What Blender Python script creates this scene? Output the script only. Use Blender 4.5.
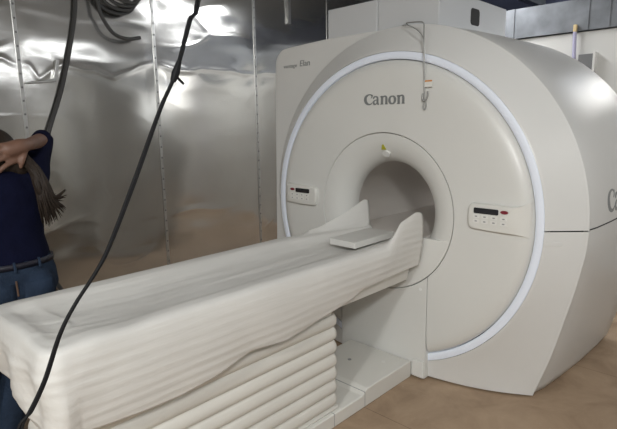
import bpy, bmesh, math, random
from math import sin, cos, pi, radians, sqrt, atan2
from mathutils import Vector, Matrix, noise

for o in list(bpy.data.objects):
    bpy.data.objects.remove(o)
S = bpy.context.scene
COL = S.collection
H = 0.95                                   # height of the bore axis above the floor

# ---------------------------------------------------------------- camera
def make_camera():
    f, yaw, pitch, roll = 505.2, radians(43.885), radians(10.345), radians(-0.894)
    fw = Vector((-sin(yaw)*cos(pitch), cos(yaw)*cos(pitch), -sin(pitch)))
    r = Vector((cos(yaw), sin(yaw), 0)); u = r.cross(fw)
    c, s = cos(roll), sin(roll)
    r2 = c*r + s*u; u2 = -s*r + c*u
    cd = bpy.data.cameras.new('camera'); cam = bpy.data.objects.new('camera', cd)
    COL.objects.link(cam)
    cd.sensor_fit = 'HORIZONTAL'; cd.sensor_width = 36; cd.lens = f/617*36
    cd.clip_start = 0.02
    m = Matrix.Identity(4)
    for i in range(3):
        m[i][0], m[i][1], m[i][2] = r2[i], u2[i], -fw[i]
    m.translation = Vector((1.6928, -2.4086, 0.5164 + H))
    cam.matrix_world = m
    S.camera = cam
make_camera()

# ---------------------------------------------------------------- world, lights, exposure
W = bpy.data.worlds.new('world'); S.world = W; W.use_nodes = True
W.node_tree.nodes['Background'].inputs[0].default_value = (0.9, 0.95, 1.0, 1)
W.node_tree.nodes['Background'].inputs[1].default_value = 0.3
S.view_settings.view_transform = 'Standard'; S.view_settings.look = 'None'
S.view_settings.gamma = 1; S.view_settings.use_curve_mapping = False
S.view_settings.exposure = 0.2

def area(name, loc, size, power, color, rot=(0, 0, 0), spread=180):
    l = bpy.data.lights.new(name, 'AREA'); l.shape = 'RECTANGLE'
    l.size, l.size_y = size; l.energy = power; l.color = color; l.spread = radians(spread)
    o = bpy.data.objects.new(name, l); COL.objects.link(o); o.location = loc; o.rotation_euler = rot
    return o
def aim(loc, to):
    return (Vector(to) - Vector(loc)).to_track_quat('-Z', 'Y').to_euler()
area('ceiling_light', (1.66, -4.6, 2.93), (0.3, 0.4), 100, (0.97, 0.99, 0.985))
L2 = (2.9, -3.55, 2.90)
area('ceiling_light', L2, (0.5, 0.5), 92, (0.97, 0.99, 0.985), aim(L2, (0, 0, 0.95)))
area('ceiling_light', (-0.7, 1.7, 2.93), (0.5, 1.2), 36, (0.96, 0.98, 1.0))
area('plenum_highlight_fill', (1.1, 2.9, 2.72), (2.2, 0.22), 12, (0.96, 0.98, 1.0), (radians(65), 0, 0))  # unseen light added for the sheen on the scanner's side cover
area('side_highlight_fill', (0.95, 2.46, 2.18), (0.5, 0.5), 6.5, (0.98, 0.985, 1.0), (radians(90), 0, 0))  # added panel of light, no lamp here; makes the side cover's highlight
area('wall_streak_fill', (3.36, 0.6, 2.52), (0.04, 3.4), 14, (0.96, 0.98, 1.0), (0, radians(80), 0))  # added strip of light that mirrors as a streak in the metal wall

# ---------------------------------------------------------------- materials
def mat(name, col, rough=0.5, metal=0.0, var=0.0, scale=8.0, bump=0.0, bscale=60.0, spec=0.5, stretch=(1, 1, 1)):
    m = bpy.data.materials.new(name); m.use_nodes = True
    nt = m.node_tree; b = nt.nodes['Principled BSDF']
    b.inputs['Base Color'].default_value = (*col, 1); b.inputs['Roughness'].default_value = rough
    b.inputs['Metallic'].default_value = metal; b.inputs['Specular IOR Level'].default_value = spec
    tc = nt.nodes.new('ShaderNodeTexCoord'); mp = nt.nodes.new('ShaderNodeMapping')
    mp.inputs['Scale'].default_value = stretch
    nt.links.new(tc.outputs['Object'], mp.inputs['Vector'])
    n = nt.nodes.new('ShaderNodeTexNoise'); n.inputs['Scale'].default_value = scale; n.inputs['Detail'].default_value = 5
    nt.links.new(mp.outputs[0], n.inputs['Vector'])
    r = nt.nodes.new('ShaderNodeMapRange')
    r.inputs['From Min'].default_value = 0.3; r.inputs['From Max'].default_value = 0.7
    r.inputs['To Min'].default_value = 1 - var; r.inputs['To Max'].default_value = 1 + var
    nt.links.new(n.outputs['Fac'], r.inputs['Value'])
    mx = nt.nodes.new('ShaderNodeVectorMath'); mx.operation = 'SCALE'
    mx.inputs[0].default_value = col
    nt.links.new(r.outputs[0], mx.inputs['Scale']); nt.links.new(mx.outputs[0], b.inputs['Base Color'])
    if bump:
        n2 = nt.nodes.new('ShaderNodeTexNoise'); n2.inputs['Scale'].default_value = bscale; n2.inputs['Detail'].default_value = 3
        nt.links.new(mp.outputs[0], n2.inputs['Vector'])
        bp = nt.nodes.new('ShaderNodeBump'); bp.inputs['Strength'].default_value = bump; bp.inputs['Distance'].default_value = 0.01
        nt.links.new(n2.outputs['Fac'], bp.inputs['Height']); nt.links.new(bp.outputs[0], b.inputs['Normal'])
    return m

M = {}
M['shell'] = mat('white_shell_plastic', (0.68, 0.675, 0.655), 0.33, var=0.015, scale=2)
M['disc'] = mat('white_disc_plastic', (0.68, 0.675, 0.645), 0.34, var=0.015, scale=2)
M['ring'] = mat('bluish_white_ring', (0.84, 0.89, 0.99), 0.35)
M['bore'] = mat('bore_plastic', (0.64, 0.60, 0.56), 0.5)
M['dark'] = mat('dark_gap', (0.02, 0.02, 0.02), 0.7)
M['logo'] = mat('grey_lettering', (0.20, 0.21, 0.21), 0.4)
M['pod'] = mat('control_plastic', (0.70, 0.69, 0.65), 0.35)
M['button'] = mat('button_plastic', (0.76, 0.75, 0.72), 0.4)
M['display'] = mat('display_black', (0.012, 0.012, 0.016), 0.15)
M['red'] = mat('stop_red', (0.20, 0.015, 0.03), 0.4)
M['yellow'] = mat('laser_label_yellow', (0.42, 0.40, 0.03), 0.5)
M['white'] = mat('white_plain', (0.8, 0.8, 0.78), 0.4)
M['icon'] = mat('icon_grey', (0.3, 0.3, 0.3), 0.6)
M['table'] = mat('table_plastic', (0.66, 0.645, 0.60), 0.4, var=0.02, scale=4)
M['bellows'] = mat('bellows_rubber', (0.66, 0.64, 0.59), 0.45, var=0.02, scale=6)
M['black'] = mat('cable_black', (0.006, 0.006, 0.007), 0.65, spec=0.2)
M['conduit'] = mat('conduit_grey', (0.05, 0.05, 0.05), 0.6)
M['wire'] = mat('wire_grey', (0.33, 0.33, 0.32), 0.4, metal=0.3)
M['tag'] = mat('paper_tag', (0.75, 0.74, 0.7), 0.6)
M['orange'] = mat('tag_orange', (0.6, 0.25, 0.06), 0.6)
M['seamtrim'] = mat('galvanised_strip', (0.46, 0.46, 0.45), 0.35, metal=0.9, var=0.12, scale=14)
M['header'] = mat('header_steel', (0.20, 0.21, 0.225), 0.55, metal=0.4, var=0.25, scale=6)
M['board'] = mat('white_board', (0.62, 0.61, 0.58), 0.6, var=0.03, scale=3)
M['grey'] = mat('grey_board', (0.34, 0.335, 0.32), 0.7, var=0.05, scale=3)
M['mattress'] = mat('grey_mattress', (0.13, 0.14, 0.155), 0.7)
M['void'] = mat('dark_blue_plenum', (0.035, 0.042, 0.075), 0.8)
M['ceil'] = mat('ceiling_board', (0.36, 0.36, 0.36), 0.8, var=0.08, scale=2)
M['beam'] = mat('steel_beam', (0.25, 0.26, 0.27), 0.5, metal=0.6, var=0.15, scale=10)
M['boxhouse'] = mat('housing_grey_white', (0.56, 0.57, 0.58), 0.4)
M['skin'] = mat('skin', (0.15, 0.078, 0.052), 0.55, var=0.06, scale=20)
M['hair'] = mat('brown_hair', (0.020, 0.013, 0.009), 0.6, spec=0.25, var=0.35, scale=30, stretch=(4, 4, 0.6))
M['shirt'] = mat('navy_jersey', (0.004, 0.005, 0.018), 0.9, spec=0.1, var=0.15, scale=14, bump=0.3, bscale=25)
M['jeans'] = mat('blue_denim', (0.020, 0.032, 0.056), 0.9, spec=0.15, var=0.25, scale=10, bump=0.3, bscale=120)
M['belt'] = mat('belt_dark', (0.010, 0.010, 0.018), 0.5)
M['leather'] = mat('tan_patch', (0.09, 0.05, 0.03), 0.7)
M['shoe'] = mat('shoe_dark', (0.03, 0.03, 0.035), 0.6)
M['purple'] = mat('lilac_tube', (0.42, 0.40, 0.55), 0.5)
M['wood'] = mat('raw_wood_tip', (0.62, 0.47, 0.24), 0.6, var=0.1)
M['greybox'] = mat('dark_grey_box', (0.16, 0.16, 0.16), 0.5)
M['pad'] = mat('grey_plate', (0.62, 0.61, 0.58), 0.45, var=0.03)

def foam_material():
    m = mat('packing_foam', (0.80, 0.785, 0.75), 0.55, var=0.03, scale=5)
    nt = m.node_tree; b = nt.nodes['Principled BSDF']
    tc = nt.nodes.new('ShaderNodeTexCoord'); mp = nt.nodes.new('ShaderNodeMapping')
    mp.inputs['Scale'].default_value = (60, 5, 60)
    n = nt.nodes.new('ShaderNodeTexNoise'); n.inputs['Scale'].default_value = 1; n.inputs['Detail'].default_value = 4
    nt.links.new(tc.outputs['Object'], mp.inputs[0]); nt.links.new(mp.outputs[0], n.inputs['Vector'])
    bp = nt.nodes.new('ShaderNodeBump'); bp.inputs['Strength'].default_value = 0.35; bp.inputs['Distance'].default_value = 0.006
    nt.links.new(n.outputs['Fac'], bp.inputs['Height']); nt.links.new(bp.outputs[0], b.inputs['Normal'])
    out = nt.nodes['Material Output']; tr = nt.nodes.new('ShaderNodeBsdfTransparent'); mx = nt.nodes.new('ShaderNodeMixShader')
    mx.inputs[0].default_value = 0.74
    nt.links.new(tr.outputs[0], mx.inputs[1]); nt.links.new(b.outputs[0], mx.inputs[2]); nt.links.new(mx.outputs[0], out.inputs['Surface'])
    return m
M['foam'] = foam_material()

def metal_wall_material():
    m = bpy.data.materials.new('dented_galvanised_sheet'); m.use_nodes = True
    nt = m.node_tree; b = nt.nodes['Principled BSDF']
    b.inputs['Metallic'].default_value = 0.95
    tc = nt.nodes.new('ShaderNodeTexCoord')
    n = nt.nodes.new('ShaderNodeTexNoise'); n.inputs['Scale'].default_value = 1.6; n.inputs['Detail'].default_value = 3
    nt.links.new(tc.outputs['Object'], n.inputs['Vector'])
    cr = nt.nodes.new('ShaderNodeValToRGB')
    cr.color_ramp.elements[0].position = 0.3; cr.color_ramp.elements[0].color = (0.52, 0.515, 0.495, 1)
    cr.color_ramp.elements[1].position = 0.7; cr.color_ramp.elements[1].color = (0.62, 0.615, 0.595, 1)
    nt.links.new(n.outputs['Fac'], cr.inputs[0]); nt.links.new(cr.outputs[0], b.inputs['Base Color'])
    mr = nt.nodes.new('ShaderNodeMapRange'); mr.inputs['To Min'].default_value = 0.14; mr.inputs['To Max'].default_value = 0.20
    n2 = nt.nodes.new('ShaderNodeTexNoise'); n2.inputs['Scale'].default_value = 3; n2.inputs['Detail'].default_value = 3
    nt.links.new(tc.outputs['Object'], n2.inputs['Vector']); nt.links.new(n2.outputs['Fac'], mr.inputs[0])
    nt.links.new(mr.outputs[0], b.inputs['Roughness'])
    n3 = nt.nodes.new('ShaderNodeTexNoise'); n3.inputs['Scale'].default_value = 9; n3.inputs['Detail'].default_value = 3
    mp = nt.nodes.new('ShaderNodeMapping'); mp.inputs['Scale'].default_value = (1, 0.4, 1)
    nt.links.new(tc.outputs['Object'], mp.inputs[0]); nt.links.new(mp.outputs[0], n3.inputs['Vector'])
    bp = nt.nodes.new('ShaderNodeBump'); bp.inputs['Strength'].default_value = 0.06; bp.inputs['Distance'].default_value = 0.01
    nt.links.new(n3.outputs['Fac'], bp.inputs['Height']); nt.links.new(bp.outputs[0], b.inputs['Normal'])
    return m
M['wall'] = metal_wall_material()

def floor_material():
    m = bpy.data.materials.new('brown_floor_board'); m.use_nodes = True
    nt = m.node_tree; b = nt.nodes['Principled BSDF']; b.inputs['Roughness'].default_value = 0.6
    tc = nt.nodes.new('ShaderNodeTexCoord')
    n = nt.nodes.new('ShaderNodeTexNoise'); n.inputs['Scale'].default_value = 3.5; n.inputs['Detail'].default_value = 9; n.inputs['Roughness'].default_value = 0.65
    n.inputs['Distortion'].default_value = 0.6
    nt.links.new(tc.outputs['Object'], n.inputs['Vector'])
    cr = nt.nodes.new('ShaderNodeValToRGB')
    e = cr.color_ramp.elements
    e[0].position = 0.28; e[0].color = (0.24, 0.162, 0.102, 1)
    e[1].position = 0.75; e[1].color = (0.44, 0.32, 0.215, 1)
    k = e.new(0.5); k.color = (0.355, 0.252, 0.166, 1)
    nt.links.new(n.outputs['Fac'], cr.inputs[0])
    # board joints
    br = nt.nodes.new('ShaderNodeTexBrick'); br.inputs['Scale'].default_value = 1.0; br.offset = 0.0
    br.inputs['Mortar Size'].default_value = 0.002; br.inputs['Brick Width'].default_value = 2.44; br.inputs['Row Height'].default_value = 1.22
    br.inputs['Color1'].default_value = (1, 1, 1, 1); br.inputs['Color2'].default_value = (1, 1, 1, 1); br.inputs['Mortar'].default_value = (0.55, 0.5, 0.45, 1)
    mp = nt.nodes.new('ShaderNodeMapping'); mp.inputs['Location'].default_value = (0.5, 0.48, 0)
    nt.links.new(tc.outputs['Object'], mp.inputs[0]); nt.links.new(mp.outputs[0], br.inputs['Vector'])
    mx = nt.nodes.new('ShaderNodeMix'); mx.data_type = 'RGBA'; mx.blend_type = 'MULTIPLY'; mx.inputs[0].default_value = 1
    nt.links.new(cr.outputs[0], mx.inputs[6]); nt.links.new(br.outputs['Color'], mx.inputs[7])
    # pale scuffs
    v = nt.nodes.new('ShaderNodeTexNoise'); v.inputs['Scale'].default_value = 22; v.inputs['Detail'].default_value = 4
    nt.links.new(tc.outputs['Object'], v.inputs['Vector'])
    r2 = nt.nodes.new('ShaderNodeMapRange'); r2.inputs['From Min'].default_value = 0.68; r2.inputs['From Max'].default_value = 0.78
    nt.links.new(v.outputs['Fac'], r2.inputs[0])
    m2 = nt.nodes.new('ShaderNodeMix'); m2.data_type = 'RGBA'; m2.inputs[7].default_value = (0.42, 0.33, 0.25, 1)
    nt.links.new(r2.outputs[0], m2.inputs[0]); nt.links.new(mx.outputs[2], m2.inputs[6])
    nt.links.new(m2.outputs[2], b.inputs['Base Color'])
    bp = nt.nodes.new('ShaderNodeBump'); bp.inputs['Strength'].default_value = 0.15; bp.inputs['Distance'].default_value = 0.01
    nt.links.new(n.outputs['Fac'], bp.inputs['Height']); nt.links.new(bp.outputs[0], b.inputs['Normal'])
    return m
M['floor'] = floor_material()

# ---------------------------------------------------------------- helpers
def obj(name, verts, faces, material, parent=None, smooth=True, bevel=0.0, seg=2, fix=True, angle=35, solid=0.0):
    me = bpy.data.meshes.new(name); me.from_pydata([tuple(v) for v in verts], [], faces); me.update()
    o = bpy.data.objects.new(name, me); COL.objects.link(o)
    if fix:
        bm = bmesh.new(); bm.from_mesh(me); bmesh.ops.remove_doubles(bm, verts=bm.verts, dist=1e-5)
        bmesh.ops.recalc_face_normals(bm, faces=bm.faces); bm.to_mesh(me); bm.free()
    me.materials.append(material)
    if smooth:
        for p in me.polygons: p.use_smooth = True
        me.set_sharp_from_angle(angle=radians(angle))
    if solid:
        s = o.modifiers.new('thickness', 'SOLIDIFY'); s.thickness = solid; s.offset = 0
    if bevel:
        b = o.modifiers.new('bevel', 'BEVEL'); b.width = bevel; b.segments = seg; b.limit_method = 'ANGLE'; b.angle_limit = radians(30)
        b.harden_normals = False
    if parent: attach(o, parent)
    return o

def attach(o, parent):
    o.parent = parent
    # everything is modelled in world coordinates: only the empties carry a location
    o.matrix_parent_inverse = Matrix.Translation(-parent.location) if parent.type == 'EMPTY' else Matrix.Identity(4)

class MB:
    def __init__(s): s.v = []; s.f = []
    def add(s, v, f):
        k = len(s.v); s.v += [tuple(x) for x in v]; s.f += [tuple(i + k for i in q) for q in f]; return s
    def box(s, x0, x1, y0, y1, z0, z1):
        v = [(x, y, z) for x in (x0, x1) for y in (y0, y1) for z in (z0, z1)]
        return s.add(v, [(0, 1, 3, 2), (4, 6, 7, 5), (0, 4, 5, 1), (2, 3, 7, 6), (0, 2, 6, 4), (1, 5, 7, 3)])
    def prism(s, poly, fn, a, b):
        n = len(poly)
        v = [fn(p[0], p[1], a) for p in poly] + [fn(p[0], p[1], b) for p in poly]
        f = [tuple(range(n)), tuple(range(2*n - 1, n - 1, -1))] + [(i, (i+1) % n, n + (i+1) % n, n + i) for i in range(n)]
        return s.add(v, f)
    def grid(s, rows, wrap=False):
        n = len(rows[0]); v = [p for r in rows for p in r]; f = []
        for i in range(len(rows) - 1):
            for j in range(n if wrap else n - 1):
                a = i*n + j; b = i*n + (j+1) % n
                f.append((a, b, b + n, a + n))
        return s.add(v, f)
    def tube(s, pts, r, n=10, cap=True):
        pts = [Vector(p) for p in pts]; rr = r if hasattr(r, '__len__') else [r]*len(pts)
        rows = []; up = None
        for i, p in enumerate(pts):
            t = (pts[min(i+1, len(pts)-1)] - pts[max(i-1, 0)]).normalized()
            if up is None:
                up = t.orthogonal().normalized()
            up = (up - t*up.dot(t)).normalized(); w = t.cross(up)
            rows.append([p + (up*cos(2*pi*k/n) + w*sin(2*pi*k/n))*rr[i] for k in range(n)])
        k = len(s.v); s.grid(rows, True)
        if cap:
            s.f.append(tuple(k + j for j in range(n))[::-1]); e = k + (len(pts)-1)*n
            s.f.append(tuple(e + j for j in range(n)))
        return s
    def sphere(s, c, r, n=12, m=8):
        rows = [[(c[0] + r[0]*sin(pi*i/m)*cos(2*pi*j/n), c[1] + r[1]*sin(pi*i/m)*sin(2*pi*j/n), c[2] + r[2]*cos(pi*i/m)) for j in range(n)] for i in range(m + 1)]
        return s.grid(rows, True)
    def build(s, name, material, parent=None, **k): return obj(name, s.v, s.f, material, parent, **k)

def spline(pts, per=8):
    P = [Vector(p) for p in pts]; out = []
    for i in range(len(P) - 1):
        a = P[i-1] if i else P[0]*2 - P[1]; b, c = P[i], P[i+1]; d = P[i+2] if i + 2 < len(P) else P[-1]*2 - P[-2]
        for k in range(per):
            t = k/per
            out.append(0.5*((2*b) + (c - a)*t + (2*a - 5*b + 4*c - d)*t*t + (3*b - a - 3*c + d)*t**3))
    return out + [P[-1]]

def thing(name, label, cat, loc=(0, 0, 0), group=None):
    o = bpy.data.objects.new(name, None); COL.objects.link(o); o.location = loc; o.empty_display_size = 0.1
    return tag(o, label, cat, group)
def tag(o, label, cat, group=None):
    o['label'] = label; o['category'] = cat
    if group: o['group'] = group
    return o
def struct(o):
    o['kind'] = 'structure'; return o
def lerp(x, xs, ys):
    if x <= xs[0]: return ys[0]
    for i in range(len(xs) - 1):
        if x <= xs[i+1]: return ys[i] + (ys[i+1] - ys[i])*(x - xs[i])/(xs[i+1] - xs[i])
    return ys[-1]

# ---------------------------------------------------------------- room
XL, XR, YF, YB, ZC = -2.6, 3.4, -5.8, 2.5, 3.0
SEAMS = [-5.69, -4.53, -3.37, -2.21, -1.06, 0.077, 1.265, 2.435]
struct(MB().box(XL - .2, XR + .2, YF - .2, 4.2, -0.1, 0).build('floor', M['floor'], smooth=False))
struct(MB().box(XL - .2, XR + .2, YF - .2, 4.2, ZC, ZC + 0.1).build('ceiling', M['ceil'], smooth=False))

def CREASE(y):
    return lerp(y, CY, CZ)
CY = [-5.8, -1.30, -1.17, -1.08, -0.99, -0.93, -0.85, -0.75, -0.66, -0.49, -0.32, -0.20, 0.05, 0.3, 0.7, 1.2, 2.0, 3.4]
CZ = [2.0, 1.95, 1.97, 1.93, 1.93, 1.83, 1.89, 1.94, 1.94, 1.92, 1.87, 1.92, 2.02, 1.96, 2.0, 1.98, 2.05, 2.0]
def dent(y, z):
    e = 0.0055*noise.noise(Vector((y*0.9, z*1.9, 3.1)))
    e += 0.0030*noise.noise(Vector((y*2.0, z*4.6, 8.0)))
    band = math.exp(-((z - 2.02)/0.22)**2) + math.exp(-((z - 0.45)/0.28)**2) + 0.9*math.exp(-((z - 2.6)/0.3)**2)
    e += 0.0060*band*noise.noise(Vector((y*3.2, z*5.5, 5.5)))
    c = noise.noise(Vector((y*1.5 + 4, z*3.4, 1.7)))
    e += 0.0022*(1 - min(1, abs(c)*9))*max(0, noise.noise(Vector((y*.9, z*1.3, 9.1))) + 0.25)
    zc = CREASE(y) + 0.02*noise.noise(Vector((y*6, 0, 2)))
    e += 0.0045*math.exp(-((z - zc)/0.022)**2)*(0.5 + abs(noise.noise(Vector((y*2.2, 4, 4)))))
    zc = 2.33 + 0.05*noise.noise(Vector((y*2.5, 7, 2)))
    e += 0.003*math.exp(-((z - zc)/0.03)**2)*max(0, noise.noise(Vector((y*1.7, 9, 4))) + 0.3)
    zc = 0.62 + 0.10*noise.noise(Vector((y*2.0, 3, 1)))
    e += 0.004*math.exp(-((z - zc)/0.03)**2)*max(0, noise.noise(Vector((y*1.3, 5, 4))) + 0.4)
    d = min(abs(y - q) for q in SEAMS)
    return e*min(1, d/0.10)
def wall_grid():
    ny, nz = 640, 340
    rows = []
    y0, y1 = YF, 3.4
    for j in range(nz + 1):
        z = ZC*j/nz
        rows.append([(XL + dent(y0 + (y1-y0)*i/ny, z), y0 + (y1-y0)*i/ny, z) for i in range(ny + 1)])
    m = MB().grid(rows)
    w = m.build('wall_left', M['wall'], fix=False, angle=80)
    s = w.modifiers.new('thickness', 'SOLIDIFY'); s.thickness = 0.05
    # put the thickness behind the visible face whatever way the normals point
    s.offset = -1 if w.data.polygons[0].normal.x > 0 else 1
    struct(w)
wall_grid()
n = 0
for y in SEAMS:
    n += 1
    m = MB().box(XL - 0.01, XL + 0.008, y - 0.013, y + 0.013, 0, ZC)
    z = 0.06; rv = MB()
    while z < ZC:
        rv.sphere((XL + 0.008, y, z), (0.006, 0.009, 0.009), 6, 4); z += 0.10
    tr = struct(m.build(f'trim_{n}', M['seamtrim'], angle=50))
    rv.build('rivets', M['greybox'], tr)
n += 1
m = MB().box(XL - 0.01, XL + 0.03, 1.75, 1.79, 2.56, ZC)
struct(m.build(f'trim_{n}', M['seamtrim'], smooth=False))

struct(MB().box(XL, XR, YB, YB + 0.1, 0, 2.19).build('wall_back', M['board'], smooth=False))
struct(MB().box(XR, XR + 0.1, YF, 3.4, 0, ZC).build('wall_right', M['grey'], smooth=False))
struct(MB().box(XL, XR, YF - 0.1, YF, 0, ZC).build('wall_front', M['grey'], smooth=False))
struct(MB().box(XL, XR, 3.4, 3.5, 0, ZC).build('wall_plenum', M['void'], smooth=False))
n += 1
m = MB().box(-2.55, XR, YB - 0.03, YB + 0.1, 2.2, 2.46)
for x in (-1.4, -0.33, 0.30, 0.46, 1.1, 2.2):
    m.box(x - 0.012, x + 0.012, YB - 0.038, YB - 0.02, 2.2, 2.46)
struct(m.build(f'trim_{n}', M['header'], smooth=False))

# two ceiling beams above the header
for k, (x0, lab) in enumerate([(-0.42, 'grey steel ceiling beam above the scanner top housing'), (0.55, 'grey steel ceiling beam above the lilac tube')]):
    b = MB().box(x0 - 0.04, x0 + 0.04, YB + 0.1, 3.4, 2.62, 2.74).build('ceiling_beam', M['beam'], smooth=False, bevel=0.004)
    tag(b, lab, 'beam', 'beams over the back wall')

# ---------------------------------------------------------------- scanner
MRI = thing('mri_scanner', 'large white cylindrical scanner with round bore, bluish-white ring and grey lettering', 'scanner', (0, 0, 0))
def P(x, y, z): return (x, y, z + H)
LOW = [(p.x, p.y) for p in spline([(1.0318, -0.13, 0), (1.005, -0.28, 0), (0.965, -0.45, 0), (0.902, -0.69, 0), (0.822, -0.935, 0)], 8)]
def outline(a, rc=1.04, grow=0.0, dx=0.0):
    """radius of the gantry silhouette at polar angle a; rc circle radius, lower flanks flare by dx"""
    c, s = cos(a), sin(a)
    if s*rc > -0.13: return rc
    ax = abs(c)
    pts = [(x*(rc/1.04)*(1 - 0) + dx*((-0.13 - z)/0.8), z) for x, z in LOW]
    zb = LOW[-1][1]
    pts[0] = (sqrt(rc*rc - 0.13**2), -0.13)
    best = zb/s
    for (x0, z0), (x1, z1) in zip(pts, pts[1:]):
        ex, ez = x1 - x0, z1 - z0
        den = ax*ez - s*ex
        if abs(den) < 1e-9: continue
        r = (x0*ez - z0*ex)/den
        x, z = r*ax, r*s
        if min(z0, z1) - 1e-6 <= z <= max(z0, z1) + 1e-6 and r > 0: best = min(best, r)
    return best
KA = [-90, -80, -72, -62.8, -55.8, -48.7, -37.5, -23.9, -10, 0]
KV = [0.03, 0.06, 0.13, 0.28, 0.40, 0.55, 0.72, 0.85, 0.89, 0.89]
KS = spline([(x, v, 0) for x, v in zip(KA, KV)], 6)
def slope(a):
    th = math.degrees(math.asin(max(-1, min(1, sin(a)))))
    return 0.89 if th >= 0 else lerp(th, [p.x for p in KS], [p.y for p in KS])
def yedge(a): return slope(a)*(outline(a) - 0.894)
CORN = atan2(-0.935, 0.822)
def angles(lower):
    if not lower:
        d = 0.003; return [d + (pi - 2*d)*i/120 for i in range(121)]
    d = 0.003
    base = [pi + d + (pi - 2*d)*i/200 for i in range(201)]
    base += [2*pi + CORN, pi - CORN]
    return sorted(base)
def pol(r, a, y): return P(r*cos(a), y, r*sin(a))
for low in (False, True):
    A = angles(low)
    rows = []
    prof = [(0.0, 0), (0.04, 0.02), (0.10, .09), (.35, .345), (.6, .597), (.8, .798), (.93, .925), (.975, .965), (1.0, 1.0)]
    for t, q in prof:
        rows.append([pol(0.894 + (outline(a) - 0.894)*t, a, yedge(a)*q) for a in A])
    rows.insert(0, [pol(0.894, a, 0.05) for a in A])
    for dr, dy in ((0.004, 0.001), (0.007, 0.006), (0.006, 0.012), (0.0, 0.016), (-0.02, 0.017)):
        rows.append([pol(outline(a) + dr, a, yedge(a) + dy) for a in A])
    MB().grid(rows).build('lower_front_cover' if low else 'upper_front_cover', M['shell'], MRI, angle=50)
    rows = []
    for y, rc, dx in [(None, 1.01, 0), (0, 1.034, 0), (0.012, 1.038, 0.0), (0.10, 1.050, 0.015), (0.30, 1.060, 0.03), (0.6, 1.066, 0.05), (0.95, 1.070, 0.06), (1.13, 1.070, 0.065), (1.145, 1.06, 0.06), (1.15, 1.03, 0.05)]:
        off = 0.019
        rows.append([pol(outline(a, rc, dx=dx) - (0.03 if y is None and low else 0), a, (yedge(a) + off + (y or 0)*(1.30 - yedge(a) - off)/1.15)) for a in A])
    MB().grid(rows).build('lower_side_cover' if low else 'upper_side_cover', M['shell'], MRI, angle=50)
# rear cover with the bore hole, dark core behind the seams
A = [2*pi*i/160 for i in range(160)]
MB().grid([[pol(outline(a, 1.03) - 0.0, a, 1.30) for a in A], [pol(0.9*outline(a, 1.03), a, 1.32) for a in A], [pol(0.34, a, 1.34) for a in A], [pol(0.29, a, 1.30) for a in A]], True).build('rear_cover', M['shell'], MRI, angle=50)
MB().grid([[pol(0.90, a, 0.06) for a in A], [pol(outline(a) - 0.02, a, yedge(a) + 0.012) for a in A], [pol(outline(a, 1.0) - 0.04, a, 0.6) for a in A], [pol(outline(a, 1.0) - 0.04, a, 1.27) for a in A]], True).build('inner_frame', M['dark'], MRI, angle=50)
MB().box(-0.78, 0.78, 0.24, 1.24, 0.0, 0.02).build('base_frame', M['dark'], MRI, smooth=False)

pl = []
for i in range(24):
    b = 2*pi*i/24; pl.append((0.925 + (0.022 if cos(b) > 0 else -0.022) + 0.011*cos(b), -0.062 + 0.011*sin(b)))
def cone_pt(x, z, w):
    r = sqrt(x*x + z*z); a = atan2(z, x); return P(x, slope(a)*(r - 0.894) + w, z)
MB().prism(pl, cone_pt, -0.004, 0.01).build('embossed_plate', M['shell'], MRI, bevel=0.0015)
# flat bluish-white ring
A = [2*pi*i/200 for i in range(200)]
MB().grid([[pol(r, a, y) for a in A] for r, y in [(0.852, 0.06), (0.852, 0.002), (0.854, -0.001), (0.870, -0.001), (0.888, 0.001), (0.892, 0.003), (0.8925, 0.05)]], True).build('pale_ring', M['ring'], MRI, angle=60)
# front disc, puffed towards its rim
def disc_y(r): return lerp(r, [0.452, 0.5, 0.62, 0.74, 0.79, 0.82, 0.838, 0.848], [-0.034, -0.034, -0.034, -0.033, -0.028, -0.019, -0.006, 0.012])
rs = [(0.452, 0.0), (0.452, -0.028), (0.456, -0.034)] + [(r, disc_y(r)) for r in (0.5, .56, .62, .68, .72, .75, .77, .79, .805, .82, .83, .838, .844, .848)] + [(0.849, 0.05)]
AL = [radians(-69.5) + radians(319)*i/220 for i in range(221)]
# disc is cut straight beside the lower panel
rows = []
for r, y in rs:
    row = []
    for a in AL:
        row.append(pol(r, a, y))
    rows.append(row)
def disc_mesh():
    m = MB()
    n = 260
    rows = []
    for r, y in rs:
        # stop at x = +-0.311 for negative z
        amin = -math.acos(min(1, 0.311/r))
        rows.append([pol(r, amin + (pi - 2*amin)*i/n, y) for i in range(n + 1)])
    m.grid(rows)
    return m
disc_mesh().build('front_disc', M['disc'], MRI, angle=50)
# lower front panel between floor and bore
arc = [(0.4535*cos(a), 0.4535*sin(a)) for a in [math.acos(0.306/0.4535)*-1 - (pi - 2*math.acos(0.306/0.4535))*i/40 for i in range(41)]]
poly = [(-0.306, -0.94), (0.306, -0.94)] + arc
LP = MB().prism(poly, lambda x, z, y: P(x, y, z), -0.034, 0.03).build('lower_front_panel', M['disc'], MRI, bevel=0.004)
MB().box(0.225, 0.303, -0.045, -0.030, 0.012, 0.115).build('panel_foot', M['disc'], LP, bevel=0.008, seg=3)
for sx in (-1, 1):
    MB().prism([(0.268*sx + 0.009*cos(a*pi/8), -0.41 + 0.009*sin(a*pi/8)) for a in range(16)], lambda x, z, y: P(x, y, z), -0.037, -0.03).build('screw_cap', M['white'], LP)
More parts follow.
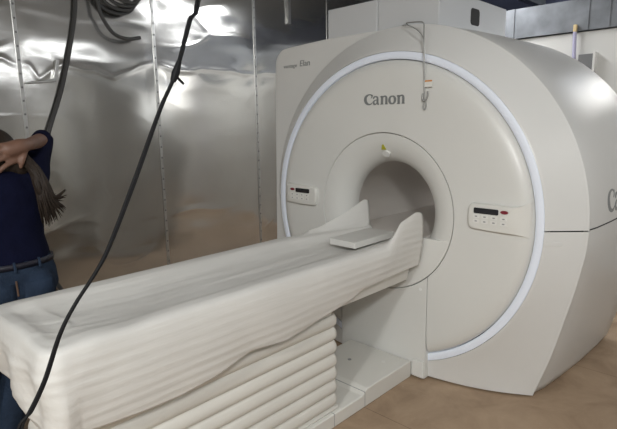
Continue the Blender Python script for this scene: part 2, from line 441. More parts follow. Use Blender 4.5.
# bore flare and liner
fl = []
for i in range(17):
    a = pi/2*i/16
    fl.append((0.4495 - 0.164*sin(a), -0.032 + 0.130*(1 - cos(a))))
fl = [(0.4495, 0.02), (0.4495, -0.030)] + fl
A = [2*pi*i/128 for i in range(128)]
FL = MB().grid([[pol(r, a, y) for a in A] for r, y in fl] + [[pol(0.2855, a, 0.115) for a in A]], True).build('bore_flare', M['disc'], MRI, angle=60)
MB().grid([[pol(0.286, a, 0.113) for a in A], [pol(0.289, a, 0.118) for a in A], [pol(0.289, a, 1.30) for a in A]], True).build('bore_liner', M['bore'], MRI, angle=60)
# docking panel closing the bottom of the flare
zc = -0.117; R = 0.4485; a0 = math.asin(zc/R)
arc = [(R*cos(a), R*sin(a)) for a in [a0 - (pi + 2*a0)*i/48 for i in range(49)]]
m = MB().prism(arc, lambda x, z, y: P(x, y, z), -0.034, 0.0)
DK = m.build('docking_panel', M['disc'], MRI, bevel=0.003)
MB().box(-0.262, 0.262, -0.0, 1.28, H - 0.135, H - 0.119).build('bore_floor', M['bore'], MRI, smooth=False)
# laser window and its label at the top of the flare
def flare_pt(x, z, w):
    r = sqrt(x*x + z*z); sa = max(0, min(1, (0.4495 - r)/0.164)); ca = sqrt(1 - sa*sa)
    nr, ny = -0.130*sa, -0.164*ca; L = sqrt(nr*nr + ny*ny); nr, ny = nr/L, ny/L
    k = (r + nr*w)/r
    return P(x*k, -0.032 + 0.130*(1 - ca) + ny*w, z*k)
MB().prism([(0.004 + 0.024*cos(a*pi/12), 0.337 + 0.016*sin(a*pi/12)) for a in range(24)], flare_pt, -0.004, 0.012).build('laser_window', M['white'], MRI)
MB().prism([(-0.022, 0.358), (0.008, 0.358), (0.004, 0.370), (-0.004, 0.388), (-0.012, 0.384)], flare_pt, -0.002, 0.005).build('warning_label', M['yellow'], MRI, smooth=False)

# side wing carrying the model lettering
wing = [(-1.125, -0.935), (-0.35, -0.935), (-0.35, 0.5), (0.0, 1.0), (0.0, 1.045), (-0.55, 1.047), (-0.93, 1.030)]
wing += [(-0.96 - 0.115*sin(i*pi/16), 0.915 + 0.112*cos(i*pi/16)) for i in range(1, 9)]
wing += [(-1.085, 0.7)]
MB().prism(wing, lambda x, z, y: P(x, y, z), 0.150, 0.75).build('side_wing', M['shell'], MRI, bevel=0.008, seg=3)

# top housing
def under(x): return max(1.0, sqrt(max(0, 1.056**2 - x*x))) + 0.0
xs = [-0.575 + (0.222 + 0.575)*i/30 for i in range(31)]
left = [x for x in xs if x <= -0.185] + [-0.185]; right = [-0.180] + [x for x in xs if x > -0.180]
for k, X in enumerate((left, right)):
    poly = [(x, min(1.05, under(x)) - 0.012) for x in X] + [(X[-1], 1.222), (X[0], 1.222)]
    TH = MB().prism(poly, lambda x, z, y: P(x, y, z), 0.158, 1.02).build('top_housing', M['boxhouse'], MRI, bevel=0.006)
sl = []
for (cy, cz, q) in [(0.615, 1.145, 0), (0.545, 1.145, 1), (0.545, 1.09, 2), (0.615, 1.09, 3)]:
    for i in range(5):
        a = (q*90 + i*22.5)*pi/180; sl.append((cy + 0.02*cos(a), cz + 0.02*sin(a)))
MB().prism(sl, lambda y, z, x: P(x, y, z), 0.215, 0.2245).build('slot', M['dark'], TH)
TOPBASE = 1

# --- lettering
def ribbon(m, pts, ws, fn, d=(0.0, 0.002)):
    n = len(pts); L = []; Rr = []
    for i in range(n):
        a = Vector(pts[max(i-1, 0)]); b = Vector(pts[min(i+1, n-1)]); t = (b - a).normalized(); nn = Vector((-t.y, t.x))
        w = ws[i]/2; p = Vector(pts[i]); L.append(p + nn*w); Rr.append(p - nn*w)
    rows = []
    for k in d:
        rows.append([fn(p.x, p.y, k) for p in L]); rows.append([fn(p.x, p.y, k) for p in Rr])
    rows = [rows[0], rows[1], rows[3], rows[2], rows[0]]
    m.grid(rows)
def word(fn, s=1.0):
    """the maker's word mark, drawn stroke by stroke: thick stems, thin joins, pointed terminals"""
    m = MB()
    def R(pts, ws):
        P2 = [Vector((p[0], p[1], 0)) for p in pts]; sp = spline(P2, 6); n = len(sp)
        w = [lerp(i/(n-1)*(len(ws)-1), list(range(len(ws))), ws) for i in range(n)]
        ribbon(m, [(p.x*s, p.y*s) for p in sp], [x*s*1.15 for x in w], fn)
    # C
    R([(0.055, 0.044), (0.052, 0.053), (0.040, 0.0575), (0.024, 0.054), (0.010, 0.042), (0.008, 0.026), (0.016, 0.011), (0.032, 0.003), (0.048, 0.005), (0.058, 0.013)],
      [0.002, 0.006, 0.004, 0.008, 0.015, 0.018, 0.014, 0.008, 0.006, 0.002])
    R([(0.055, 0.056), (0.0545, 0.044), (0.047, 0.036)], [0.007, 0.006, 0.002])
    # a
    def a_(x):
        R([(x + 0.006, 0.033), (x + 0.012, 0.042), (x + 0.024, 0.0445), (x + 0.034, 0.039), (x + 0.0355, 0.028), (x + 0.0355, 0.012), (x + 0.040, 0.003), (x + 0.047, 0.004)],
          [0.008, 0.008, 0.006, 0.009, 0.012, 0.012, 0.010, 0.003])
        R([(x + 0.033, 0.026), (x + 0.018, 0.024), (x + 0.008, 0.015), (x + 0.012, 0.004), (x + 0.023, 0.003), (x + 0.033, 0.012)],
          [0.003, 0.005, 0.011, 0.010, 0.006, 0.003])
    a_(0.058)
    def n_(x):
        R([(x + 0.012, 0.046), (x + 0.012, 0.0)], [0.013, 0.013])
        R([(x + 0.000, 0.041), (x + 0.010, 0.044)], [0.004, 0.006])
        R([(x + 0.016, 0.036), (x + 0.026, 0.0435), (x + 0.037, 0.042), (x + 0.0415, 0.032), (x + 0.0415, 0.0)], [0.003, 0.006, 0.009, 0.013, 0.013])
        R([(x + 0.001, 0.0015), (x + 0.022, 0.0015)], [0.003, 0.003]); R([(x + 0.032, 0.0015), (x + 0.052, 0.0015)], [0.003, 0.003])
    n_(0.112)
    pts = [(0.192 + 0.0185*cos(pi/2 + 2*pi*i/10), 0.0225 + 0.0205*sin(pi/2 + 2*pi*i/10)) for i in range(11)]
    R(pts, [0.005, 0.009, 0.013, 0.014, 0.011, 0.006, 0.009, 0.013, 0.014, 0.010, 0.005])
    n_(0.222)
    return m
word(lambda u, v, w: P(-0.131 + u, -0.0335 - w, 0.608 + v)).build('maker_lettering', M['logo'], MRI, fix=True, angle=30)
def sidex(y, z):
    rc = lerp(y, [0.15, 0.27, 0.48, 0.77, 1.1], [1.04, 1.050, 1.060, 1.066, 1.070]); return sqrt(rc*rc - z*z)
word(lambda u, v, w: P(sidex(0.395 + u, 0.05 + v) + w - 0.0005, 0.395 + u, 0.05 + v), 1.9).build('maker_lettering', M['logo'], MRI, fix=True, angle=30)

def text(name, body, size, fn, material, parent, sx=1.0, shear=0.0):
    c = bpy.data.curves.new(name, 'FONT'); c.body = body; c.size = size; c.extrude = 0.0008; c.shear = shear; c.resolution_u = 3
    t = bpy.data.objects.new('t', c); COL.objects.link(t)
    dg = bpy.context.evaluated_depsgraph_get(); me = bpy.data.meshes.new_from_object(t.evaluated_get(dg)); bpy.data.objects.remove(t)
    v = [fn(p.co.x*sx, p.co.y, p.co.z) for p in me.vertices]; f = [tuple(p.vertices) for p in me.polygons]
    return obj(name, v, f, material, parent, smooth=False, fix=True)
text('model_lettering', 'vantage', 0.036, lambda u, v, w: P(-0.988 + u, 0.1485 - w, 0.893 + v), M['logo'], MRI, 1.22)
text('model_lettering', 'Elan', 0.056, lambda u, v, w: P(-0.832 + u, 0.1485 - w, 0.894 + v), M['logo'], MRI, 1.1, 0.15)

# --- control pods on the disc
def pod(sg):
    right = [(0.540, 0.010), (0.538, 0.05), (0.540, 0.085), (0.546, 0.101), (0.562, 0.110), (0.65, 0.109), (0.757, 0.107), (0.79, 0.112), (0.815, 0.122), (0.832, 0.134),
             (0.838, 0.05), (0.836, -0.04), (0.815, -0.034), (0.79, -0.028), (0.745, -0.024), (0.65, -0.022), (0.565, -0.019), (0.549, -0.012), (0.542, 0.0)]
    left = [(-0.505, 0.0), (-0.498, 0.05), (-0.502, 0.092), (-0.515, 0.103), (-0.65, 0.110), (-0.775, 0.116), (-0.79, 0.108), (-0.80, 0.05), (-0.806, -0.005), (-0.79, -0.016), (-0.65, -0.018), (-0.52, -0.016)]
    po = right if sg > 0 else left
    rows_in = []
    cx = sum(p[0] for p in po)/len(po); czz = sum(p[1] for p in po)/len(po)
    def ring(k, y, follow=False): return [P(cx + (p[0]-cx)*k, (disc_y(sqrt(p[0]**2 + p[1]**2)) + 0.02 if follow else min(y + max(0, abs(cx + (p[0]-cx)*k) - 0.76)*0.55, 0.0)), czz + (p[1]-czz)*k) for p in po]
    m = MB().grid([ring(1.03, 0, True), ring(1.0, -0.048), ring(0.985, -0.055), ring(0.95, -0.058), ring(0.85, -0.058), ring(0.7, -0.058), ring(0.5, -0.058), ring(0.25, -0.058), ring(0.01, -0.058)], True)
    pd = m.build('control_panel', M['pod'], MRI, angle=45)
    x0 = 0.572 if sg > 0 else -0.683
    def rr(xa, xb, za, zb, r, n=4):
        out = []
        for (cx_, cz_, q) in [(xb-r, zb-r, 0), (xa+r, zb-r, 1), (xa+r, za+r, 2), (xb-r, za+r, 3)]:
            for i in range(n + 1):
                a = (q + i/n)*pi/2; out.append((cx_ + r*cos(a), cz_ + r*sin(a)))
        return out
    F = lambda x, z, y: P(x, y, z)
    tl = 0.0 if sg > 0 else 0.0
    MB().prism(rr(x0, x0 + 0.125, 0.061, 0.089, 0.006), F, -0.0605, -0.057).build('display', M['display'], pd, smooth=False)
    xr = 0.726 if sg > 0 else -0.712
    MB().prism([(xr + 0.019*cos(a*pi/10), 0.079 + 0.0085*sin(a*pi/10)) for a in range(20)], F, -0.062, -0.057).build('stop_button', M['red'], pd)
    cols = [0.586, 0.630, 0.676, 0.724] if sg > 0 else [-0.713, -0.668, -0.624, -0.580]
    for x in cols:
        for z in ((0.046, 0.022) if True else ()):
            b = MB().prism(rr(x - 0.016, x + 0.016, z - 0.009, z + 0.009, 0.004), F, -0.0610, -0.057).build('button', M['button'], pd, smooth=False)
            MB().box(x - 0.006, x + 0.006, -0.0614, -0.0608, H + z - 0.003, H + z + 0.003).build('icon', M['icon'], b, smooth=False)
pod(1); pod(-1)

# ---------------------------------------------------------------- patient table
T = thing('patient_table', 'long white scanner couch on ribbed bellows column, covered with foam sheet', 'couch', (0, -1.1, 0))
prof = [(-0.040, 0.012), (-0.040, 0.092), (-0.050, 0.100), (-0.455, 0.100), (-0.500, 0.072), (-1.99, 0.072), (-2.0, 0.06), (-2.0, 0.0), (-0.04, 0.0)]
PL = MB().prism(prof, lambda y, z, x: (x, y, z), -0.222, 0.222).build('floor_plinth', M['table'], T, bevel=0.006, seg=3)
for y in (-0.478, -0.72, -1.3):
    MB().box(-0.2225, 0.2228, y - 0.0015, y + 0.0015, 0.005, 0.0725 if y < -0.5 else 0.087).build('joint', M['icon'], PL, smooth=False)
for (x, y) in [(-0.05, -0.27), (0.11, -0.16)]:
    MB().prism([(x + 0.011*cos(a*pi/8), y + 0.011*sin(a*pi/8)) for a in range(16)], lambda a, b, z: (a, b, z), 0.098, 0.1025).build('screw_cap', M['pod'] if x > 0 else M['icon'], PL)
def rrect(x0, x1, y0, y1, r, n=6):
    out = []
    for (cx, cy, q) in [(x1-r, y1-r, 0), (x0+r, y1-r, 1), (x0+r, y0+r, 2), (x1-r, y0+r, 3)]:
        for i in range(n + 1):
            a = (q + i/n)*pi/2; out.append((cx + r*cos(a), cy + r*sin(a)))
    return out
def shroud(name, z0, z1, off, x, y0, y1, r, material, steps, parent):
    rows = []
    for i in range(steps + 1):
        z = z0 + (z1 - z0)*i/steps; o = off(z)
        rows.append([(a, b, z) for a, b in rrect(-x - o, x + o, y0 - o, y1 + o, r + max(o, -r*0.5))])
    m = MB().grid(rows, True); n = len(rows[0])
    m.f.append(tuple(range(n))[::-1]); m.f.append(tuple(n*steps + j for j in range(n)))
    return m.build(name, material, parent, angle=50)
pit = 0.068
def fold(z):
    t = ((z - 0.10)/pit) % 1.0
    # each fold overhangs: rounded lobe, sharp crevice under it
    return 0.027*(max(0.0, sin(pi*min(1, t**0.75))))**0.42 - 0.018
MB().box(-0.205, 0.205, -1.92, -0.66, 0.07, 0.09).build('bellows_tray', M['table'], T, bevel=0.01)
shroud('bellows', 0.09, 0.092 + pit*7, fold, 0.205, -1.92, -0.672, 0.035, M['bellows'], 98, T)
shroud('column_shroud', 0.50, 0.66, lambda z: 0.0, 0.198, -1.93, -0.69, 0.03, M['table'], 3, T)
shroud('couch_frame', 0.60, 0.79, lambda z: 0.03*(z - 0.6)/0.19, 0.215, -1.945, -0.07, 0.03, M['table'], 6, T)
m = MB()
xs = [-0.255 + 0.51*i/20 for i in range(21)]
poly = [(x, 0.79) for x in xs] + [(x, 0.838 - 0.044*(1 - min(1, abs(x)/0.205)**3)) for x in reversed(xs)]
m.prism(poly, lambda x, z, y: (x, y, z), -1.955, -0.065).build('couch_top', M['table'], T, bevel=0.006)
xs = [-0.185 + 0.37*i/20 for i in range(21)]
poly = [(x, 0.8395 - 0.044*(1 - min(1, abs(x)/0.205)**3)) for x in xs] + [(x, 0.8435 - 0.044*(1 - min(1, abs(x)/0.205)**3)) for x in reversed(xs)]
MB().prism(poly, lambda x, z, y: (x, y, z), -1.80, -0.52).build('mattress', M['mattress'], T)

# foam sheet draped over the couch
def foam_sheet():
    path = []
    hx, ye, rc = 0.278, -1.985, 0.055
    ns = 110
    for i in range(ns): path.append((hx, -0.06 + (ye + rc + 0.06)*i/ns, 'f'))
    for i in range(9):
        a = i/8*pi/2; path.append((hx - rc + rc*cos(a), ye + rc - rc*sin(a), 'e'))
    for i in range(1, 24): path.append((hx - rc - (2*(hx - rc))*i/24, ye, 'e'))
    for i in range(9):
        a = i/8*pi/2; path.append((-hx + rc - rc*sin(a), ye + rc - rc*cos(a), 'e'))
    for i in range(ns - 1, -1, -1): path.append((-hx, -0.06 + (ye + rc + 0.06)*i/ns, 'b'))
    fy = [-1.89, -1.70, -1.57, -1.44, -1.26, -1.07, -0.95, -0.85, -0.75, -0.65, -0.57, -0.38, -0.06]
    fz = [0.575, 0.559, 0.554, 0.566, 0.605, 0.589, 0.601, 0.618, 0.631, 0.646, 0.676, 0.682, 0.686]
    rows = []
    for (x, y, k) in path:
        rise = 0; lean = 0
        if k == 'f':
            low = lerp(y, fy, fz); rise = lerp(y, [-0.37, -0.33, -0.26, -0.20, -0.12, -0.06], [0, 0.03, 0.10, 0.115, 0.135, 0.125])
        elif k == 'b':
            low = 0.60; rise = lerp(y, [-0.50, -0.36, -0.2, -0.09, -0.06], [0, 0.025, 0.09, 0.155, 0.145]); lean = lerp(y, [-0.6, -0.06], [0, 0.15])
        else:
            low = lerp(x, [-0.28, -0.15, -0.05, 0.1, 0.2, 0.28], [0.64, 0.645, 0.63, 0.60, 0.585, 0.565])
        xr = x + lean if x < 0 else x; yr = y + (lerp(y, [-0.5, -0.06], [0, 0.07]) if k == 'b' else 0)
        zr = 0.853
        sp = Vector((0, max(-1.82, min(-0.06, y)), 0)); rim = Vector((xr, yr, 0)); row = []
        nt = 18
        out = Vector((rim.x - sp.x, rim.y - sp.y, 0))
        d = Vector((1, 0, 0)) if k == 'f' else Vector((-1, 0, 0)) if k == 'b' else Vector((max(-1, min(1, (x)/0.278))**5, -1 if abs(x) < 0.25 else -0.6, 0)).normalized()
        endness = max(0, min(1, (-1.55 - y)/0.35))
        for i in range(nt + 1):
            t = i/nt
            p = sp.lerp(rim, t)
            trough = -0.042*max(0, 1 - (t/0.74)**3)*(1 - 0.55*endness)
            wr = 0.0035*noise.noise(Vector((p.x*22, p.y*2.2, 0))) + 0.0025*noise.noise(Vector((p.x*60, p.y*3.0 + 7, 2)))
            wr += 0.008*endness*noise.noise(Vector((p.x*7, p.y*9, 5)))
            z = zr + trough + wr*(0.3 if t > 0.9 else 1)
            if t > 0.86: z += rise*((t - 0.86)/0.14)**0.8
            if t > 0.93: z -= 0.010*((t - 0.93)/0.07)**2*(1 if rise < 0.01 else 0)
            row.append((p.x, p.y, z))
        zt = zr + rise - (0.010 if rise < 0.01 else 0)
        nk = 40
        for i in range(1, nk + 1):
            q = i/nk; z = zt + (low - zt)*q
            bul = 0.010*(1 - math.exp(-q*10)) + 0.006*sin(pi*q)
            rip = 0.0010*(0.25 + max(0, 0.5 + 1.2*noise.noise(Vector((y*1.3 + 3, z*9, x*2)))))*sin(2*pi*(z + 0.012*noise.noise(Vector((y*1.6, x*1.6, 4))))/0.036)*min(1, q*5)
            fo = 0.010*noise.noise(Vector((y*5, x*9, z*2.5)))*q
            if k == 'e': fo += 0.024*noise.noise(Vector((x*9, y*9, z*7)))*min(1, q*3)
            inn = -0.018*q*q*(1 if k != 'e' else 0.3)
            o = bul + rip + fo + inn
            row.append((rim.x + d.x*o, rim.y + d.y*o, z))
        rows.append(row)
    m = MB().grid(rows)
    o = m.build('foam_sheet', M['foam'], fix=True, angle=80)
    s = o.modifiers.new('thickness', 'SOLIDIFY'); s.thickness = 0.003; s.offset = 0
    tag(o, 'white ribbed packing foam sheet draped over the whole scanner couch', 'foam sheet')
foam_sheet()
bd = MB().prism(rrect(-0.005, 0.165, -0.49, -0.15, 0.006), lambda x, y, z: (x, y, z), 0.842, 0.874).build('flat_board', M['pad'], bevel=0.002)
tag(bd, 'flat light grey board lying on the foam-covered couch near the bore', 'board')

# ---------------------------------------------------------------- hanging wire on the scanner front
HW = thing('hanging_wire', 'thin grey looped wire with small paper tag hanging over the scanner front', 'wire', (0.2, 0.0, H + 1.03))
pw = spline([P(0.01, 0.19, 1.055), P(0.07, 0.08, 1.045), P(0.18, 0.035, 1.03), P(0.226, 0.0, 1.012), P(0.244, -0.025, 0.97), P(0.257, -0.045, 0.91), P(0.264, -0.048, 0.82), P(0.267, -0.046, 0.70), P(0.266, -0.044, 0.62), P(0.262, -0.044, 0.587), P(0.270, -0.044, 0.572), P(0.278, -0.044, 0.587), P(0.276, -0.044, 0.612)], 8)
MB().tube(pw, 0.0035, 8).build('wire', M['wire'], HW)
pw = spline([P(0.00, 0.19, 1.055), P(0.03, 0.10, 1.04), P(0.11, 0.03, 1.022), P(0.19, -0.01, 0.985), P(0.248, -0.035, 0.93), P(0.262, -0.05, 0.84)], 8)
MB().tube(pw, 0.0025, 8).build('wire', M['wire'], HW)
pw = spline([P(0.258, -0.044, 0.655), P(0.256, -0.046, 0.635), P(0.264, -0.05, 0.618), P(0.280, -0.05, 0.622), P(0.288, -0.046, 0.645), P(0.286, -0.044, 0.665)], 8)
MB().tube(pw, 0.0045, 8).build('hook', M['wire'], HW)
tg = MB().box(0.270, 0.315, -0.050, -0.0485, H + 0.686, H + 0.722).build('paper_tag', M['tag'], HW, smooth=False)
MB().box(0.272, 0.314, -0.0505, -0.0500, H + 0.712, H + 0.720).build('orange_stripe', M['orange'], tg, smooth=False)

# ---------------------------------------------------------------- black cable in front of the couch
HC = thing('hanging_cable', 'thin black doubled cable hanging from the ceiling in front of the couch', 'cable', (0.6, -2.2, 0))
cp = [(0.66, -1.45, 2.999 - H), (0.64, -1.53, 1.6), (0.62, -1.60, 1.15), (0.6, -1.649, .813), (0.6, -1.675, .764), (0.6, -1.722, .640), (0.6, -1.772, .550), (0.6, -1.848, .392), (0.6, -1.920, .251), (0.6, -1.957, .196), (0.6, -2.009, .134), (0.6, -2.046, .077), (0.6, -2.085, -.012), (0.6, -2.12, -.07), (0.6, -2.143, -.098), (0.6, -2.20, -0.24), (0.6, -2.27, -0.5), (0.62, -2.33, -0.8), (0.70, -2.42, -0.939), (0.9, -2.7, -0.941), (1.2, -2.9, -0.941)]
gap = [0.009]*3 + [0.007, 0.007, 0.004, 0.0045, 0.0065, 0.005, 0.004, 0.0035, 0.0035, 0.005, 0.008, 0.008] + [0.008]*6
for sgn in (-1, 1):
    pts = [P(x, y + sgn*g*0.6, z + (sgn*g*0.4 if i < 18 else 0)) for i, ((x, y, z), g) in enumerate(zip(cp, gap))]
    MB().tube(spline(pts, 6), 0.0036, 8).build('cable_strand', M['black'], HC)
m = MB().tube([P(0.6, -1.712, .665), P(0.6, -1.724, .636), P(0.6, -1.732, .618)], [0.006, 0.010, 0.007], 10)
m.tube([P(0.6, -1.726, .632), P(0.605, -1.706, .612)], [0.004, 0.003], 6)
m.build('cable_tie', M['black'], HC)

# ---------------------------------------------------------------- grey conduit and coil on the left wall
def wall_x(y, z): return XL + 0.03
cd = MB().tube(spline([(XL + .025, -0.57, ZC), (XL + .025, -0.604, 1.504 + H), (XL + .025, -0.666, 1.193 + H), (XL + .028, -0.782, .80 + H), (XL + .03, -0.905, .488 + H), (XL + .05, -1.0, 0.2 + H), (XL + .12, -1.08, -0.2 + H), (XL + .12, -1.05, -0.6 + H), (XL + .12, -0.9, 0.016)], 8), 0.0165, 10).build('conduit', M['conduit'])
tag(cd, 'thick dark grey flexible conduit hanging down the metal wall behind the person', 'conduit')
CC = thing('cable_coil', 'coiled dark grey conduit hung high on the metal wall, loose end dangling', 'coil', (XL, -0.3, 1.5 + H))
random.seed(4)
for k in range(4):
    cy, cz, ry, rz = -0.28 + 0.02*k, 1.56 + 0.02*k, 0.17 - 0.012*k, 0.125 - 0.008*k
    pts = [(XL + .055 + 0.028*k + 0.008*sin(3*a), cy + ry*cos(a), cz + rz*sin(a) + H) for a in [2*pi*i/40 for i in range(41)]]
    MB().tube(pts, 0.0145, 9, cap=False).build('loop', M['conduit'], CC)
MB().tube(spline([(XL + .08, -0.475, 1.60 + H), (XL + .09, -0.455, 1.50 + H), (XL + .09, -0.43, 1.39 + H), (XL + .09, -0.345, 1.27 + H), (XL + .09, -0.225, 1.235 + H), (XL + .09, -0.105, 1.256 + H)], 8), 0.0155, 9).build('loose_end', M['conduit'], CC)
MB().tube([(XL - 0.01, -0.28, 1.69 + H), (XL + 0.19, -0.28, 1.69 + H), (XL + 0.2, -0.28, 1.72 + H)], 0.008, 8).build('wall_hook', M['wire'], CC)
# bent metal plate on the wall
bp_ = MB().prism([(-1.035, .836), (-0.814, .861), (-0.775, 1.031), (-0.80, 1.03), (-0.835, .878), (-1.03, .85)], lambda y, z, x: (x, y, z + H), XL - 0.01, XL + 0.035).build('wall_bracket', M['seamtrim'], smooth=False, bevel=0.003)
tag(bp_, 'small bent bright metal flange on the left wall beside the grey conduit', 'bracket')

# ---------------------------------------------------------------- back wall items
LT = thing('lilac_tube', 'upright lilac tube with raw wood tip leaning at the white back wall', 'tube', (0.30, 2.42, 0))
MB().tube([(0.30, 2.43, 0.0), (0.215, 2.45, 2.20)], 0.015, 14).build('tube', M['purple'], LT)
MB().box(0.203, 0.230, 2.435, 2.465, 2.19, 2.25).build('wood_tip', M['wood'], LT, bevel=0.004)
WB = thing('wall_box', 'dark grey square box mounted on the white back wall beside the tube', 'box', (0.3, 2.5, 1.93))
MB().box(0.26, 0.375, 2.44, 2.5, 1.86, 2.0).build('box_body', M['greybox'], WB, bevel=0.004)
MB().box(0.375, 0.395, 2.43, 2.5, 1.85, 2.01).build('box_flange', M['board'], WB, bevel=0.003)

# ---------------------------------------------------------------- person
def blob(name, prims, voxel, material, parent=None, sm=4):
    """one continuous surface: closed lofts and tubes fused by a remesh"""
    m = MB()
    for q in prims:
        if q[0] == 'loft':      # sections: centre, half widths (x, y)
            rows = []
            for (c, rx, ry) in q[1]: rows.append([(c[0] + rx*cos(2*pi*j/24), c[1] + ry*sin(2*pi*j/24), c[2]) for j in range(24)])
            k = len(m.v); m.grid(rows, True); m.f.append(tuple(k + j for j in range(24))[::-1]); e = k + 24*(len(rows) - 1); m.f.append(tuple(e + j for j in range(24)))
        elif q[0] == 'tube':
            pts, rr = q[1], q[2]
            sp = spline(pts, 6); n = len(sp); w = [lerp(i/(n-1)*(len(rr)-1), list(range(len(rr))), rr) for i in range(n)]
            m.tube(sp, w, 14)
            m.sphere(sp[0], [w[0]]*3); m.sphere(sp[-1], [w[-1]]*3)
        else: m.sphere(q[1], q[2], 20, 14)
    o = m.build(name, material, parent, fix=False, angle=180)
    r = o.modifiers.new('fuse', 'REMESH'); r.mode = 'VOXEL'; r.voxel_size = voxel; r.use_smooth_shade = True
    s = o.modifiers.new('smooth', 'SMOOTH'); s.iterations = sm; s.factor = 0.5
    return o
PE = thing('person', 'person in navy long-sleeved top and jeans, seen from behind, hand on head', 'person', (-0.66, -1.95, 0))
SHR, ELR, WRR = (-0.705, -1.665, 1.225), (-0.85, -1.545, 1.405), (-0.655, -1.672, 1.392)
SHL, ELL, WRL = (-0.705, -1.985, 1.225), (-0.70, -2.04, 0.97), (-0.62, -2.02, 0.76)
torso = lambda e: ('loft', [((-.66, -1.82, .72), .09 + e, .15 + e), ((-.655, -1.81, .80), .118 + e, .182 + e), ((-.66, -1.808, .86), .108 + e, .174 + e), ((-.665, -1.805, .92), .092 + e, .158 + e), ((-.67, -1.81, 1.0), .092 + e, .150 + e), ((-.68, -1.815, 1.10), .10 + e, .160 + e), ((-.69, -1.82, 1.20), .10 + e, .170 + e), ((-.70, -1.82, 1.26), .075 + e, .145 + e), ((-.71, -1.815, 1.295), .05 + e, .08 + e)])
LEG = [([(-.66, -1.735, .80), (-.66, -1.81, .43), (-.68, -1.905, .09)], [.095, .068, .045]), ([(-.66, -1.90, .80), (-.64, -1.98, .43), (-.66, -2.06, .09)], [.095, .068, .045])]
def arms(e, cut=1.0): return
HEAD = (-.765, -1.775, 1.35)
prims = [torso(0.0), ('tube', [(-.70, -1.815, 1.25), (-.735, -1.795, 1.32)], [.055, .052]),
         ('ball', HEAD, (.092, .074, .100)), ('ball', (-.80, -1.785, 1.325), (.06, .055, .065)),
         ('ball', (-.865, -1.785, 1.335), (.018, .014, .02)), ('ball', (-.765, -1.706, 1.345), (.018, .010, .028)), ('ball', (-.765, -1.864, 1.345), (.018, .010, .028)),
         ('tube', [SHR, ELR], [.05, .038]), ('tube', [ELR, WRR], [.036, .026]), ('tube', [SHL, ELL], [.05, .038]), ('tube', [ELL, WRL], [.036, .026]),
         ('tube', [(-.69, -1.80, 1.23), SHR], [.06, .052]), ('tube', [(-.69, -1.84, 1.23), SHL], [.06, .052]),
         ('tube', *LEG[0]), ('tube', *LEG[1]),
         ('tube', [(-.68, -1.905, .06), (-.80, -1.915, .035)], [.04, .032]), ('tube', [(-.66, -2.06, .06), (-.78, -2.07, .035)], [.04, .032])]
# right hand resting on the back of the head: palm, four fingers, thumb
W0 = Vector(WRR)
prims += [('tube', [W0, W0 + Vector((.020, -.040, -.006)), W0 + Vector((.022, -.085, -.018))], [.026, .032, .033]),
          ('tube', [W0 + Vector((.016, -.040, -.024)), W0 + Vector((.018, -.080, -.044))], [.021, .019])]
for (dy, dz, L, sl) in [(-.090, .012, .078, -.02), (-.097, -.010, .088, -.22), (-.094, -.032, .082, -.45), (-.082, -.054, .064, -.75)]:
    b = W0 + Vector((.022, dy, dz - .010))
    prims.append(('tube', [b + Vector((-.004, .028, .004)), b + Vector((.014, -L*.35, L*.35*sl)), b + Vector((.010, -L*.7, L*.75*sl)), b + Vector((-.006, -L, L*1.1*sl))], [.0115, .0105, .0098, .008]))
prims.append(('tube', [W0 + Vector((.012, -.020, -.020)), W0 + Vector((.028, -.034, -.055)), W0 + Vector((.026, -.046, -.090))], [.015, .0125, .009]))
# left hand hanging
L0 = Vector(WRL)
prims.append(('tube', [L0, L0 + Vector((.01, .005, -.05)), L0 + Vector((.012, .008, -.09))], [.026, .030, .028]))
for i, L in enumerate((.07, .08, .075, .058)):
    b = L0 + Vector((.03 - .019*i, .008, -.10))
    prims.append(('tube', [b + Vector((0, 0, .02)), b + Vector((0, .006, -L*.5)), b + Vector((0, .022, -L))], [.0095, .009, .0075]))
prims.append(('tube', [L0 + Vector((.02, .01, -.03)), L0 + Vector((.045, .015, -.065)), L0 + Vector((.046, .018, -.09))], [.012, .010, .008]))
BODY = blob('body', prims, 0.006, M['skin'], PE, 3)
e = .014
blob('navy_top', [('loft', [((-.663, -1.808, .912), .100 + e, .163 + e), ((-.665, -1.805, .94), .094 + e, .158 + e), ((-.67, -1.81, 1.0), .092 + e, .152 + e), ((-.68, -1.815, 1.10), .10 + e, .162 + e), ((-.69, -1.82, 1.20), .10 + e, .172 + e), ((-.70, -1.82, 1.26), .078 + e, .148 + e), ((-.71, -1.815, 1.288), .055 + e, .085 + e)]),
                  ('tube', [(-.69, -1.80, 1.23), SHR, (-.78, -1.605, 1.32), ELR, (-.825, -1.565, 1.402)], [.066, .066, .058, .046, .043]),
                  ('tube', [(-.69, -1.84, 1.23), SHL, ELL, (-.64, -2.025, .80)], [.072, .068, .052, .040])], 0.008, M['shirt'], PE)
JE = blob('jeans', [('loft', [((-.66, -1.82, .70), .095 + e, .155 + e), ((-.652, -1.81, .79), .120 + e, .184 + e), ((-.658, -1.808, .86), .110 + e, .178 + e), ((-.662, -1.807, .925), .093 + e, .160 + e)]),
               ('ball', (-.585, -1.73, .80), (.075, .085, .085)), ('ball', (-.585, -1.89, .80), (.075, .085, .085)),
               ('tube', [LEG[0][0][0], LEG[0][0][1], LEG[0][0][2]], [.112, .085, .062]), ('tube', [LEG[1][0][0], LEG[1][0][1], LEG[1][0][2]], [.112, .085, .062])], 0.008, M['jeans'], PE)
# belt band
def band(z0, z1, rx, ry, c):
    return [[(c[0] + (rx)*cos(2*pi*j/48), c[1] + ry*sin(2*pi*j/48), z) for j in range(48)] for z in (z0, z1)]
MB().grid(band(.894, .918, .1175, .1835, (-.660, -1.8075)), True).build('belt', M['belt'], JE, solid=0.006)
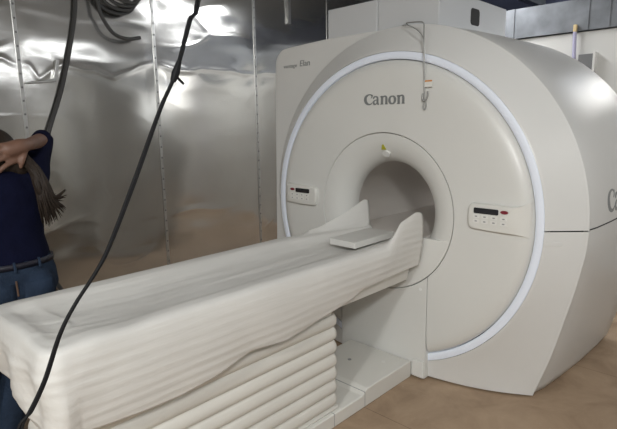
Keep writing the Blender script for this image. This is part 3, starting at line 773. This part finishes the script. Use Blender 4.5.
# seat pocket with a tan edge, and belt loops
def seat(y, z):
    """outer surface of the seat of the jeans, towards the table"""
    best = -1
    for cy in (-1.73, -1.89):
        q = 1 - ((y - cy)/.088)**2 - ((z - .80)/.088)**2
        if q > 0: best = max(best, -.585 + .078*sqrt(q))
    hw = lerp(z, [.70, .79, .86, .925], [.169, .198, .192, .174]); dp = lerp(z, [.70, .79, .86, .925], [.109, .134, .124, .107])
    q = 1 - ((y + 1.8085)/hw)**2
    return max(best, -.656 + dp*sqrt(max(0, q)))
m2 = MB()
for y0, y1 in ((-1.965, -1.822), (-1.79, -1.672)):
    rows = []
    for i in range(9):
        z = .735 + .105*i/8
        rows.append([(seat(y0 + (y1 - y0)*k/8, z) + .004, y0 + (y1 - y0)*k/8, z - (.014*(1 - abs(k - 4)/4) if i == 0 else 0)) for k in range(9)])
    m2 = MB().grid(rows); m2.build('pocket', M['jeans'], JE, solid=0.004)
m2 = MB().tube([(seat(-1.815, z) + .006, -1.815, z) for z in (.79, .81, .83, .852)], .004, 6)
m2.build('leather_patch', M['leather'], JE)
for y in (-1.71, -1.81, -1.91):
    MB().tube([(seat(y, z) + .006, y, z) for z in (.885, .905, .925)], .006, 6).build('belt_loop', M['jeans'], JE)
m = MB()
for sy, yy in ((1, -1.905), (1, -2.06)):
    m2 = MB().tube(spline([(-.63 + (0.02 if yy < -2 else 0), yy, .05), (-.70, yy - .003, .05), (-.78, yy - .008, .042), (-.84, yy - .012, .036)], 5), [.045]*6 + [.048]*5 + [.036]*5, 12)
    m2.v = [(a, b, max(0.0, c)) for a, b, c in m2.v]
    m2.build('shoe', M['shoe'], PE, angle=60)
# hair: cap and swinging tail of strands
blob('hair', [('ball', (-.755, -1.775, 1.362), (.104, .088, .103)), ('ball', (-.70, -1.77, 1.325), (.058, .080, .08)), ('ball', (-.685, -1.715, 1.32), (.05, .05, .075))], 0.007, M['hair'], PE)
random.seed(7)
m = MB()
for i in range(110):
    a = random.random(); b = random.random() - .5; c = random.random() - .5
    k = random.random()
    end = Vector((-.59 + .03*c, -1.665 + .105*a + 0.02*b, 1.03 + .05*a + .12*k))
    pts = [(-.665 + .02*b, -1.705 + .03*c + .010*a, 1.345 + .02*b), (-.615 + .02*c, -1.685 + .03*a + .015*b, 1.29), (-.590 + .022*b, -1.675 + .04*a + .02*c, 1.22), (-.585 + .025*c, -1.671 + .062*a + .02*b, 1.15 + .02*k), tuple(end)]
    m.tube(spline(pts, 5), [.0075]*10 + [.006]*5 + [.0045]*3 + [.003, .002, .001], 6)
m.build('hair_tail', M['hair'], PE, fix=False, angle=180)
